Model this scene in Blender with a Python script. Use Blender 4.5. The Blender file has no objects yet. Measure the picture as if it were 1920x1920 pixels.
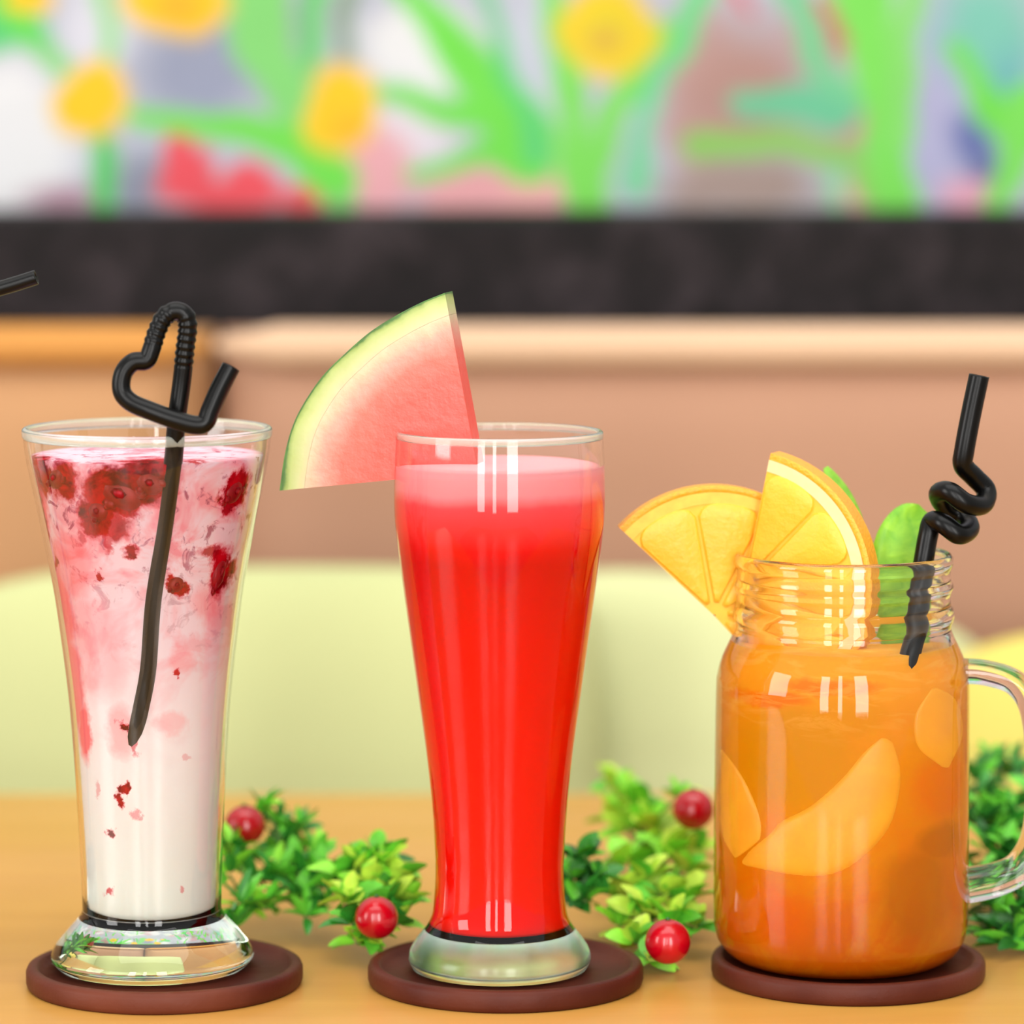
import bpy, bmesh, math, random
import numpy as np
from mathutils import Vector, Matrix
random.seed(7)
C = bpy.context.scene
COL = C.collection
PI = math.pi
# ------------------------------------------------------------------ camera
FPX = 7100.0                      # focal length in pixels of the 1920 frame
PITCH = math.radians(5.97)
TZ = 0.75                         # table top height
CAMZ = TZ + 0.3142
cam = bpy.data.cameras.new('camera'); cam_ob = bpy.data.objects.new('camera', cam); COL.objects.link(cam_ob)
cam.sensor_width = 36.0; cam.lens = 36.0 * FPX / 1920.0
cam_ob.location = (0, 0, CAMZ); cam_ob.rotation_euler = (PI/2 - PITCH, 0, 0)
cam.dof.use_dof = True; cam.dof.focus_distance = 1.345; cam.dof.aperture_fstop = 4.6
cam.clip_start = 0.01
C.camera = cam_ob
# ------------------------------------------------------------------ world
w = bpy.data.worlds.new('world'); C.world = w; w.use_nodes = True
nt = w.node_tree; nt.nodes.clear()
out = nt.nodes.new('ShaderNodeOutputWorld'); bg = nt.nodes.new('ShaderNodeBackground')
tc = nt.nodes.new('ShaderNodeTexCoord'); sp = nt.nodes.new('ShaderNodeSeparateXYZ')
mr = nt.nodes.new('ShaderNodeMapRange'); mr.inputs[1].default_value = -1; mr.inputs[2].default_value = 1
rp = nt.nodes.new('ShaderNodeValToRGB')
rp.color_ramp.elements[0].position = 0.0; rp.color_ramp.elements[0].color = (.30, .26, .22, 1)
rp.color_ramp.elements[1].position = 1.0; rp.color_ramp.elements[1].color = (1.0, .98, .95, 1)
e = rp.color_ramp.elements.new(.5); e.color = (.62, .60, .57, 1)
nt.links.new(tc.outputs['Generated'], sp.inputs[0]); nt.links.new(sp.outputs[2], mr.inputs[0])
nt.links.new(mr.outputs[0], rp.inputs[0]); nt.links.new(rp.outputs[0], bg.inputs[0]); nt.links.new(bg.outputs[0], out.inputs[0])
bg.inputs[1].default_value = 0.95
# ------------------------------------------------------------------ window light behind the camera
def window_light(x, y, z, sx, sz, rad, aim):
    l = bpy.data.lights.new('window_light', 'AREA'); l.shape = 'RECTANGLE'; l.size = sx; l.size_y = sz
    l.energy = rad * sx * sz * PI; l.color = (1, .985, .96)
    o = bpy.data.objects.new('window_light', l); COL.objects.link(o); o.location = (x, y, z)
    o.rotation_euler = (Vector(aim) - Vector((x, y, z))).to_track_quat('-Z', 'Y').to_euler()
window_light(-1.35, -2.4, 1.75, .55, 2.7, 12, (0, 1.5, 1.4))
window_light(-.35, -2.4, 1.75, .25, 2.7, 12, (0, 1.5, 1.4))
window_light(.95, -2.4, 1.75, .8, 2.7, 12, (0, 1.5, 1.4))
window_light(-4.3, -.6, 2.0, 1.6, 2.2, 9, (0, 1.5, 1.3))
window_light(0, .9, 3.1, 2.6, 1.8, 2.9, (0, 1.8, .9))      # ceiling panel light
C.view_settings.view_transform = 'Standard'; C.view_settings.look = 'None'
C.view_settings.exposure = 0.0; C.view_settings.gamma = 1.0; C.view_settings.use_curve_mapping = False
C.cycles.max_bounces = 24; C.cycles.transmission_bounces = 24; C.cycles.transparent_max_bounces = 16
C.cycles.sample_clamp_indirect = 6.0; C.cycles.blur_glossy = 0.5

# ------------------------------------------------------------------ pixel -> point helpers (used to measure the photograph)
F = Vector((0, math.cos(PITCH), -math.sin(PITCH))); U = Vector((0, math.sin(PITCH), math.cos(PITCH))); R_ = Vector((1, 0, 0))
CAM = Vector((0, 0, CAMZ))
def P(px, py, Y):
    d = F + R_ * ((px - 960) / FPX) + U * (-(py - 960) / FPX)
    return CAM + d * (Y / d.y)
def on_plane(px, py, z):
    d = F + R_ * ((px - 960) / FPX) + U * (-(py - 960) / FPX)
    return CAM + d * ((z - CAMZ) / d.z)
def depth(py, Y):
    d = F + U * (-(py - 960) / FPX); return Y / d.y
def prof(Y, rows):               # (row, half width in px) -> (z, r)
    return [(P(960, r, Y).z, hw * depth(r, Y) / FPX) for r, hw in rows]

# ------------------------------------------------------------------ scene helpers
def lin(c):
    return c / 12.92 if c <= .04045 else ((c + .055) / 1.055) ** 2.4
def H(h, a=1):
    return tuple(lin(int(h[i:i+2], 16) / 255) for i in (0, 2, 4)) + (a,)
def empty(name, loc, label=None, cat=None, group=None):
    o = bpy.data.objects.new(name, None); COL.objects.link(o); o.location = loc; o.empty_display_size = .02
    tag(o, label, cat, group); return o
def tag(o, label=None, cat=None, group=None, kind=None):
    for k, v in (('label', label), ('category', cat), ('group', group), ('kind', kind)):
        if v: o[k] = v
    return o
def mesh_obj(name, verts, faces, mat, parent=None, smooth=True, loc=None):
    """verts in world space; origin moved to loc (or the parent's place)"""
    me = bpy.data.meshes.new(name)
    off = Vector(loc) if loc is not None else (parent_world(parent) if parent else Vector((0, 0, 0)))
    me.from_pydata([tuple(Vector(v) - off) for v in verts], [], faces)
    me.update()
    bm = bmesh.new(); bm.from_mesh(me); bmesh.ops.recalc_face_normals(bm, faces=bm.faces); bm.to_mesh(me); bm.free()
    if smooth: me.polygons.foreach_set('use_smooth', [True] * len(me.polygons))
    o = bpy.data.objects.new(name, me); COL.objects.link(o)
    if mat: me.materials.append(mat)
    if parent:
        o.parent = parent; o.location = off - parent_world(parent)
    else: o.location = off
    return o
def parent_world(p):
    v = Vector((0, 0, 0))
    while p: v += p.location; p = p.parent
    return v
def lathe(name, profile, center, mat, parent=None, seg=96, closed=False, wob=None):
    vs, fs = [], []; rings = []
    for (z, r) in profile:
        if r < 1e-6:
            rings.append([len(vs)]); vs.append((center[0], center[1], z))
        else:
            ring = []
            for k in range(seg):
                a = 2 * PI * k / seg
                zz = z + (wob(a, r) if wob else 0)
                ring.append(len(vs)); vs.append((center[0] + r * math.cos(a), center[1] + r * math.sin(a), zz))
            rings.append(ring)
    n = len(rings)
    for i in range(n if closed else n - 1):
        a, b = rings[i], rings[(i + 1) % n]
        if len(a) == 1 and len(b) == 1: continue
        for k in range(seg):
            k2 = (k + 1) % seg
            if len(a) == 1: fs.append((a[0], b[k], b[k2]))
            elif len(b) == 1: fs.append((a[k], b[0], a[k2]))
            else: fs.append((a[k], b[k], b[k2], a[k2]))
    return mesh_obj(name, vs, fs, mat, parent)
def crs(pts, n=8):               # catmull-rom through points
    pts = [Vector(p) for p in pts]; p = [pts[0] * 2 - pts[1]] + pts + [pts[-1] * 2 - pts[-2]]; o = []
    for i in range(1, len(p) - 2):
        for k in range(n):
            t = k / n
            o.append(.5 * ((2 * p[i]) + (p[i+1] - p[i-1]) * t + (2 * p[i-1] - 5 * p[i] + 4 * p[i+1] - p[i+2]) * t * t
                     + (-p[i-1] + 3 * p[i] - 3 * p[i+1] + p[i+2]) * t ** 3))
    o.append(pts[-1]); return o
def smooth_prof(rows, n=5):
    return [(v.x, max(v.y, 0)) for v in crs([(a, b, 0) for a, b in rows], n)]
def sweep(path, rad, seg=14, sx=None, up=Vector((0, -1, 0)), cap=True):
    """rad(t) -> radius ; sx(t) -> second radius"""
    vs, fs = [], []; n = len(path); side = None
    for i, p in enumerate(path):
        t = (path[min(i+1, n-1)] - path[max(i-1, 0)]).normalized()
        if side is None: side = t.cross(up).normalized()
        else: side = (side - t * side.dot(t)).normalized()
        nor = side.cross(t)
        r1 = rad(i / (n - 1)); r2 = sx(i / (n - 1)) if sx else r1
        for k in range(seg):
            a = 2 * PI * k / seg
            vs.append(p + side * (r1 * math.cos(a)) + nor * (r2 * math.sin(a)))
    for i in range(n - 1):
        for k in range(seg):
            k2 = (k + 1) % seg
            fs.append((i*seg+k, i*seg+k2, (i+1)*seg+k2, (i+1)*seg+k))
    if cap:
        fs.append(tuple(range(seg))[::-1]); fs.append(tuple((n-1)*seg + k for k in range(seg)))
    return vs, fs

# ------------------------------------------------------------------ material helpers
def new_mat(name):
    m = bpy.data.materials.new(name); m.use_nodes = True
    b = m.node_tree.nodes['Principled BSDF']; return m, m.node_tree, b
def N(nt, t, **kw):
    n = nt.nodes.new('ShaderNode' + t)
    for k, v in kw.items(): setattr(n, k, v)
    return n
def ramp(nt, src, stops, interp='LINEAR'):
    r = N(nt, 'ValToRGB'); r.color_ramp.interpolation = interp
    for i, (p, c) in enumerate(stops):
        el = r.color_ramp.elements[i] if i < 2 else r.color_ramp.elements.new(p)
        el.position = p; el.color = c
    nt.links.new(src, r.inputs[0]); return r.outputs[0]
def noise(nt, vec, scale, detail=3, rough=.5, dist=0):
    n = N(nt, 'TexNoise'); n.inputs['Scale'].default_value = scale; n.inputs['Detail'].default_value = detail
    n.inputs['Roughness'].default_value = rough; n.inputs['Distortion'].default_value = dist
    if vec is not None: nt.links.new(vec, n.inputs['Vector'])
    return n.outputs[0]
def mix(nt, fac, a, b, mode='MIX'):
    m = N(nt, 'MixRGB'); m.blend_type = mode
    for i, v in enumerate((fac, a, b)):
        if isinstance(v, (int, float)): m.inputs[i].default_value = v
        elif isinstance(v, tuple): m.inputs[i].default_value = v
        else: nt.links.new(v, m.inputs[i])
    return m.outputs[0]
def math_(nt, op, a, b=None, clamp=False):
    m = N(nt, 'Math'); m.operation = op; m.use_clamp = clamp
    for i, v in enumerate((a, b)):
        if v is None: continue
        if isinstance(v, (int, float)): m.inputs[i].default_value = v
        else: nt.links.new(v, m.inputs[i])
    return m.outputs[0]
def bump(nt, b, h, strength=.3, dist=.001):
    n = N(nt, 'Bump'); n.inputs['Strength'].default_value = strength; n.inputs['Distance'].default_value = dist
    nt.links.new(h, n.inputs['Height']); nt.links.new(n.outputs[0], b.inputs['Normal'])
def plain(name, col, rough=.5, spec=.5, nscale=None, namt=.1, bmp=0, sss=0, sssr=.005, coat=0):
    m, nt, b = new_mat(name); col = H(col) if isinstance(col, str) else col
    b.inputs['Roughness'].default_value = rough; b.inputs['Specular IOR Level'].default_value = spec
    b.inputs['Base Color'].default_value = col; b.inputs['Coat Weight'].default_value = coat
    if sss:
        b.inputs['Subsurface Weight'].default_value = sss; b.inputs['Subsurface Radius'].default_value = (1, .5, .25)
        b.inputs['Subsurface Scale'].default_value = sssr
    if nscale:
        tc = N(nt, 'TexCoord'); f = noise(nt, tc.outputs['Object'], nscale, 4)
        d = tuple(c * (1 - namt) for c in col[:3]) + (1,); l = tuple(min(1, c * (1 + namt)) for c in col[:3]) + (1,)
        nt.links.new(ramp(nt, f, [(.3, d), (.7, l)]), b.inputs['Base Color'])
        if bmp: bump(nt, b, f, bmp)
    return m
def glass_mat(name, col=(.98, .995, .985, 1), rough=0, ior=1.45):
    m, nt, b = new_mat(name)
    nt.nodes.remove(b); g = N(nt, 'BsdfGlass'); g.inputs['Color'].default_value = col
    g.inputs['Roughness'].default_value = rough; g.inputs['IOR'].default_value = ior
    nt.links.new(g.outputs[0], nt.nodes['Material Output'].inputs[0]); return m

M_glass = glass_mat('clear_glass', (1, 1, 1, 1), 0, 1.43)
M_foot = glass_mat('foot_glass', (.97, 1, .96, 1), .03)
M_foot_rough = glass_mat('frosted_foot_glass', (.95, 1, .95, 1), .22)

# ================================================================== SETTING
def box(x0, x1, y0, y1, z0, z1):
    v = [(x, y, z) for x in (x0, x1) for y in (y0, y1) for z in (z0, z1)]
    f = [(0, 1, 3, 2), (4, 6, 7, 5), (0, 4, 5, 1), (2, 3, 7, 6), (0, 2, 6, 4), (1, 5, 7, 3)]
    return v, f
def bevel(o, wd, seg=3):
    b = o.modifiers.new('bevel', 'BEVEL'); b.width = wd; b.segments = seg; b.limit_method = 'ANGLE'; return o
WALLY = 2.24
fl = mesh_obj('floor', *box(-2.2, 2.2, -2.6, WALLY + .1, -.05, 0), plain('floor_wood', '8a6a4a', .4, nscale=6, namt=.3), smooth=False)
tag(fl, kind='structure')

# painted wall: the mural's strokes and blooms as a colour layer on the wall's front
def mural():
    x0, x1, z0, z1 = -2.2, 2.2, CAMZ - .25, CAMZ + .75
    nx, nz = 1400, 320
    xs = np.linspace(x0, x1, nx); zs = np.linspace(z0, z1, nz)
    # work in photograph pixels measured on the wall plane
    t0 = depth(200, WALLY)
    X = xs / t0 * FPX + 960
    Zr = np.array([960 - FPX * ((Vector((0, WALLY, z)) - CAM).dot(U) / (Vector((0, WALLY, z)) - CAM).dot(F)) for z in zs])
    XX, YY = np.meshgrid(X, Zr)
    img = np.zeros((nz, nx, 3)); 
    def put(c, mask):
        c = np.array(H(c)[:3]) * .68; img[:] = img * (1 - mask[..., None]) + c * mask[..., None]
    rng = np.random.RandomState(3)
    # soft wobble of the coordinates for brushy edges
    wx = 14*np.sin(YY/37+XX/90)+9*np.sin(YY/19-XX/51); wy = 12*np.sin(XX/41+YY/70)+8*np.sin(XX/23)
    def ell(c, cx, cy, rx, ry, soft=.12, rot=0):
        a = math.radians(rot); dx, dy = XX + wx*.5 - cx, YY + wy*.5 - cy
        u = (dx*math.cos(a)+dy*math.sin(a))/rx; v = (-dx*math.sin(a)+dy*math.cos(a))/ry
        d = np.sqrt(u*u+v*v); put(c, np.clip((1+soft+.1-d)/(2*soft+.2), 0, 1))
    def stroke(c, pts, w0, w1=None, soft=8):
        w1 = w0 if w1 is None else w1; best = np.full(XX.shape, 1e9)
        for i in range(len(pts)-1):
            ax, ay = pts[i]; bx, by = pts[i+1]; L = (bx-ax)**2+(by-ay)**2
            t = np.clip(((XX+wx*.4-ax)*(bx-ax)+(YY+wy*.4-ay)*(by-ay))/L, 0, 1)
            ww = w0+(w1-w0)*(i+t)/(len(pts)-1)
            d = np.hypot(XX+wx*.4-(ax+t*(bx-ax)), YY+wy*.4-(ay+t*(by-ay)))-ww
            best = np.minimum(best, d)
        put(c, np.clip(.5-best/soft, 0, 1))
    img[:] = np.array(H('b9bccb')[:3]) * .72
    G, G2, G3 = '74e04f', '86dd72', '5fd27c'
    # far random painting beyond the frame, left, right and above
    for k in range(260):
        x = rng.uniform(X[0], X[-1]); y = rng.uniform(-900, 370)
        if -150 < x < 2050 and y > -150: continue
        c = rng.choice(['e8e4ee', 'd9b0bc', 'b7a9a0', '8fd2b6', 'e0e6e2', 'c8bcd4'])
        ell(c, x, y, rng.uniform(60, 180), rng.uniform(50, 140), .3, rng.uniform(0, 90))
    for k in range(170):
        x = rng.uniform(X[0], X[-1]); y = rng.uniform(-500, 420); a = rng.uniform(-1, 1)
        p = [(x, y), (x + a*90, y-170), (x+a*240, y-330)]
        if any(-140 < q[0] < 2060 and q[1] > -140 for q in p): continue
        stroke(rng.choice([G, G2, G3]), p, rng.uniform(22, 46), 8)
    # ground colours in the frame
    ell('ececee', 20, 260, 130, 150, .2); ell('e9eaec', 785, 95, 110, 90, .2); ell('dcdce8', 180, 60, 60, 90, .3)
    ell('9aa0b8', 380, 120, 110, 110, .3); ell('a39fb8', 545, 60, 30, 100, .4)
    ell('e6ddE6'.lower(), 760, 250, 90, 60, .3); ell('c9cfdd', 1000, 120, 70, 140, .3)
    ell('c4a09c', 1310, 200, 60, 170, .4); ell('b78f86', 1400, 170, 130, 130, .4); ell('a9948c', 1390, 350, 160, 50, .25)
    ell('c78b88', 1570, 60, 80, 60, .4); ell('c99a96', 1600, 230, 60, 60, .4); ell('b5b4d6', 1760, 200, 70, 220, .3)
    ell('7fc9b6', 1850, 60, 90, 110, .4); ell('6fb8b8', 1890, 180, 50, 80, .4); ell('6a76b0', 1830, 260, 40, 50, .4)
    ell('5b6a9a', 1845, 340, 30, 50, .4); ell('e7a9bd', 1820, 370, 60, 40, .3)
    ell('e9a9b0', 1630, 370, 60, 50, .3); ell('ecadb3', 700, 320, 70, 80, .2); ell('eaa9ad', 900, 365, 130, 50, .2); ell('f0b0b0', 1010, 355, 60, 50, .2)
    ell('8f93a5', 265, 340, 60, 60, .3); ell('b58fa0', 110, 375, 70, 25, .4)
    for (x, y, rx, ry) in ((350, 330, 60, 60), (330, 280, 26, 40), (480, 345, 55, 40), (420, 370, 80, 30), (570, 372, 50, 30)):
        ell('ee5560', x, y, rx, ry, .15)
    # leaves and stems
    for pts, a, b, c in (
        ([(20, 20), (110, 120)], 30, 16, G2), ([(-60, 60), (70, 60)], 46, 26, G3), ([(0, -20), (60, 60)], 30, 20, G),
        ([(200, -40), (205, 90), (190, 200)], 12, 9, G2), ([(190, 230), (192, 390)], 17, 20, '4fc95c'),
        ([(470, -60), (500, 100), (580, 250), (640, 400)], 60, 24, '86d878'),
        ([(600, -60), (590, 60), (585, 130)], 22, 14, '62cf66'), ([(660, -40), (640, 130)], 20, 10, '8aa28a'),
        ([(250, 215), (380, 235), (560, 265), (620, 330)], 13, 40, G), ([(690, 170), (800, 195), (960, 230)], 10, 32, G),
        ([(750, -40), (840, 80), (920, 160), (980, 270)], 20, 58, G), ([(1010, 300), (900, 290), (770, 325)], 34, 10, G),
        ([(900, -40), (960, 150), (1010, 290)], 8, 20, G3),
        ([(1020, -40), (1060, 120), (1095, 400)], 16, 32, '80e05c'), ([(1240, 60), (1150, 200), (1100, 400)], 26, 26, '80e05c'),
        ([(1330, -40), (1270, 90), (1200, 190)], 22, 16, '70d68a'), ([(1235, 120), (1190, 350)], 9, 24, '7fd3a0'),
        ([(1310, 270), (1450, 270), (1600, 290), (1640, 380)], 24, 18, '8fca62'),
        ([(1400, 190), (1480, 200), (1560, 200)], 22, 40, '6ec79a'), ([(1480, -20), (1540, 130), (1600, 180)], 24, 20, '79cf96'),
        ([(1600, -40), (1650, 120), (1680, 400)], 50, 36, '7fe25c'), ([(1710, -20), (1690, 120), (1690, 260)], 22, 20, '8add70'),
        ([(1790, 100), (1850, 190), (1930, 250)], 16, 36, G), ([(1930, 190), (1900, 300), (1865, 400)], 34, 22, '7fe25c'),
        ([(1570, 320), (1580, 400)], 14, 12, '8fd6a4')):
        stroke(c, pts, a*1.15, b*1.12, 22)
    stroke('d86c74', [(1370, -30), (1400, 20)], 16, 8); stroke('cf6a70', [(1530, 0), (1580, 80)], 12, 10)
    # yellow blooms
    for (x, y, rx, ry) in ((328, 0, 88, 70), (172, 190, 68, 72), (640, 205, 66, 85), (1140, 55, 85, 82), (60, 0, 46, 30)):
        ell('ffcc20', x, y, rx*1.06, ry*1.04, .1)
    ell('e8d42c', 1140, 55, 70, 66, .4); ell('f7b62a', 330, 20, 40, 30, .5); ell('e0b840', 1140, 70, 32, 26, .4); ell('f3bb25', 660, 240, 30, 30, .5)
    verts = np.zeros((nz*nx, 3)); gx, gz = np.meshgrid(xs, zs)
    verts[:, 0] = gx.ravel(); verts[:, 1] = WALLY - .002; verts[:, 2] = gz.ravel()
    idx = np.arange(nz*nx).reshape(nz, nx)
    quads = np.stack([idx[:-1, :-1], idx[:-1, 1:], idx[1:, 1:], idx[1:, :-1]], -1).reshape(-1, 4)
    me = bpy.data.meshes.new('mural')
    me.vertices.add(len(verts)); me.vertices.foreach_set('co', verts.ravel())
    me.loops.add(quads.size); me.loops.foreach_set('vertex_index', quads.ravel())
    me.polygons.add(len(quads)); me.polygons.foreach_set('loop_start', np.arange(len(quads))*4)
    me.polygons.foreach_set('loop_total', np.full(len(quads), 4)); me.update()
    at = me.color_attributes.new('paint', 'FLOAT_COLOR', 'POINT')
    at.data.foreach_set('color', np.concatenate([img.reshape(-1, 3), np.ones((nz*nx, 1))], 1).ravel())
    o = bpy.data.objects.new('mural', me); COL.objects.link(o)
    m, nt, b = new_mat('mural_paint'); a = N(nt, 'Attribute', attribute_name='paint')
    tc = N(nt, 'TexCoord'); f = noise(nt, tc.outputs['Object'], 30, 4)
    nt.links.new(mix(nt, .12, a.outputs['Color'], ramp(nt, f, [(.3, H('c0c0c0')), (.7, (1, 1, 1, 1))]), 'MULTIPLY'), b.inputs['Base Color'])
    b.inputs['Roughness'].default_value = .6; b.inputs['Specular IOR Level'].default_value = .2
    me.materials.append(m); return o
wb = mesh_obj('wall_back', *box(-2.2, 2.2, WALLY, WALLY + .12, 0, 2.7), plain('wall_paint', 'd9d2c8', .8, nscale=8, namt=.05), smooth=False)
tag(wb, kind='structure')
tag(mural(), 'painted mural of yellow flowers and green leaves on the wall above the dark ledge', 'mural')

# ------------------------------------------------------------------ sofa with dark ledge
SY = 2.06
def row_z(row, Y): return P(960, row, Y).z
ledge_m, nt_, b_ = new_mat('dark_ledge')
tc_ = N(nt_, 'TexCoord'); f_ = noise(nt_, tc_.outputs['Object'], 26, 6, .65, .6)
nt_.links.new(ramp(nt_, f_, [(.35, H('0c090a')), (.5, H('161113')), (.68, H('2f282b'))]), b_.inputs['Base Color'])
b_.inputs['Roughness'].default_value = .6; b_.inputs['Specular IOR Level'].default_value = .15
bump(nt_, b_, f_, .3, .003)
zt = row_z(402, SY + .035); zb = row_z(610, SY + .035)
lg = mesh_obj('trim_1', *box(-2.2, 2.2, SY + .035, WALLY, zb - .03, zt), ledge_m, smooth=False); bevel(lg, .006)
tag(lg, kind='structure')
def rounded_panel(name, x0, x1, y0, y1, z0, z1, r, mat, parent, puff=.01):
    # upholstered slab: superellipse cross-section, soft top and side edges
    nx, nz = 40, 24; vs = []; fs = []
    def d(u): return 1 - abs(2*u-1) ** 6
    for side in (0, 1):
        for j in range(nz+1):
            for i in range(nx+1):
                u, v = i/nx, j/nz
                # edge-concentrated spacing
                uu = .5 - .5*math.cos(PI*u); vv = .5 - .5*math.cos(PI*v)
                x = x0+(x1-x0)*uu; z = z0+(z1-z0)*vv
                ed = min(min(x-x0, x1-x), min(z-z0, z1-z))
                k = min(1, ed/r); dep = r*(1-math.sqrt(max(0, 1-(1-k)**2)))
                y = y0+dep-puff*math.sin(PI*uu)*math.sin(PI*vv) if side == 0 else y1
                vs.append((x, y, z))
    m = (nx+1)*(nz+1)
    for s in (0, 1):
        for j in range(nz):
            for i in range(nx):
                a = s*m+j*(nx+1)+i; fs.append((a, a+1, a+nx+2, a+nx+1))
    bd = [i for i in range(nx+1)] + [j*(nx+1)+nx for j in range(1, nz+1)] + [nz*(nx+1)+i for i in range(nx-1, -1, -1)] + [j*(nx+1) for j in range(nz-1, 0, -1)]
    for i in range(len(bd)):
        a, b = bd[i], bd[(i+1) % len(bd)]; fs.append((a, b, b+m, a+m))
    return mesh_obj(name, vs, fs, mat, parent)
tan = plain('tan_upholstery', 'a67e66', .7, .15, nscale=3, namt=.06)
tan_l = plain('tan_reflection_upholstery', 'b48860', .7, .15, nscale=3, namt=.06)  # the tan again, with a warm orange reflection mixed into its colour
sofa = empty('booth_sofa', (0, SY, 0), 'tan upholstered booth sofa backed against the dark ledge', 'sofa')
xs_ = P(400, 640, SY).x
rounded_panel('backrest', xs_ + .001, 1.2, SY - .02, SY + .05, .40, row_z(613, SY + .04), .06, tan, sofa, .006)
rounded_panel('backrest', -1.2, xs_ - .001, SY - .02, SY + .05, .40, row_z(611, SY + .04), .06, tan_l, sofa, .008)
mesh_obj('base', *box(-1.2, 1.2, SY - .28, SY + .05, .0, .30), plain('sofa_base', '3a2a22', .5), sofa, smooth=False)
bevel(mesh_obj('seat', *box(-1.2, 1.2, SY - .30, SY + .0, .30, .405), tan, sofa, smooth=False), .03)
for nm, xa, xb, hx in (('top_highlight_roll', xs_ + .002, 1.2, 'cfae90'), ('top_highlight_roll', -1.2, xs_ - .002, 'c48a48')):  # added rolls, their pale and orange tones colour in the top-edge highlight
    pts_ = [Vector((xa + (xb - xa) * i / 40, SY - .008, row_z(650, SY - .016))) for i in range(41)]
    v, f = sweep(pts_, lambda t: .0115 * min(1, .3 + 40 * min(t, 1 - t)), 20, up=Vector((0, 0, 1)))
    tag(mesh_obj(nm, v, f, plain(nm + '_fabric', hx, .7, .15, nscale=3, namt=.05), sofa), 'padded roll with a pale peach highlight colour along the top' if xa > -1 else 'padded roll with an orange reflection colour along the top')
def cushion(cx, cy, cz, wd, ht, th, tilt, rot, mat, label):
    nx, nz = 36, 36; vs = []; fs = []
    for s in (-1, 1):
        for j in range(nz+1):
            for i in range(nx+1):
                u, v = math.sin(PI/2*(2*i/nx-1)), math.sin(PI/2*(2*j/nz-1))
                k = max(0, (1-abs(u)**2.6)) ** .5 * max(0, (1-abs(v)**2.6)) ** .5
                pinch = 1 - .05*(u*u*(1-v*v)+v*v*(1-u*u))*0 
                x = u*wd/2*(1-.04*(1-v*v)*0); z = v*ht/2
                # sides bow inwards between the corners
                x *= 1 - .03*v**4; z *= 1 - .10*u**4
                vs.append(Vector((x, s*k*th/2, z)))
    m = (nx+1)*(nz+1)
    for s in (0, 1):
        for j in range(nz):
            for i in range(nx):
                a = s*m+j*(nx+1)+i; fs.append((a, a+1, a+nx+2, a+nx+1))
    Mx = Matrix.Translation((cx, cy, cz)) @ Matrix.Rotation(tilt, 4, 'X') @ Matrix.Rotation(rot, 4, 'Y')
    vs = [Mx @ v for v in vs]
    o = mesh_obj('cushion', vs, fs, mat, loc=(cx, cy, cz))
    bm = bmesh.new(); bm.from_mesh(o.data); bmesh.ops.remove_doubles(bm, verts=bm.verts, dist=1e-5); bm.to_mesh(o.data); bm.free()
    tag(o, label, 'cushion', 'cushions leaning on the sofa back'); return o
lime = plain('lime_fabric', 'b9be88', .85, .2, nscale=4, namt=.05)
lime2 = plain('pale_lime_fabric', 'c6cb98', .85, .2, nscale=4, namt=.05)
yel = plain('yellow_fabric', 'd2c264', .85, .2, nscale=4, namt=.05)

# ------------------------------------------------------------------ table
wood, nt_, b_ = new_mat('honey_wood')
tc_ = N(nt_, 'TexCoord'); mp = N(nt_, 'Mapping'); mp.inputs['Scale'].default_value = (1.2, 9, 9)
nt_.links.new(tc_.outputs['Object'], mp.inputs[0])
f1 = noise(nt_, mp.outputs[0], 5, 5, .6, .5); f2 = noise(nt_, mp.outputs[0], 1.6, 2)
c1 = ramp(nt_, f1, [(.3, H('b98438')), (.55, H('ca9646')), (.8, H('d2a254'))])
c2 = ramp(nt_, f2, [(.35, H('c6943a')), (.65, H('d09a56'))])
nt_.links.new(mix(nt_, .5, c1, c2), b_.inputs['Base Color']); b_.inputs['Roughness'].default_value = .32
b_.inputs['Specular IOR Level'].default_value = .35
table = empty('cafe_table', (0, 1.35, 0), 'honey coloured wooden table that the three drinks stand on', 'table')
TBY = 1.745
o = mesh_obj('tabletop', *box(-.75, .75, .95, TBY, TZ - .03, TZ), wood, table, smooth=False); bevel(o, .004)
for sx in (-.68, .68):
    for sy in (1.02, TBY - .07):
        mesh_obj('leg', *box(sx-.025, sx+.025, sy-.025, sy+.025, 0, TZ-.03), wood, table, smooth=False)
seatz = .405
def cush(pxc, top_row, wpx, hgt, Y, tilt, rot, mat, label, th=.11):
    p = P(pxc, top_row, Y); wd = wpx * depth(top_row, Y) / FPX
    cushion(p.x, Y, p.z - hgt/2, wd, hgt, th, tilt, rot, mat, label)
cush(500, 1066, 1270, .385, 1.915, -.10, .0, lime, 'lime green cushion behind the milkshake glass', .08)
cush(1330, 1090, 900, .40, 1.98, -.04, .13, lime2, 'pale green cushion seen between the red drink and the mug', .07)
cush(2290, 1180, 1040, .36, 1.915, -.10, -.0, yel, 'bright yellow cushion behind the handle of the mug', .08)

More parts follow.
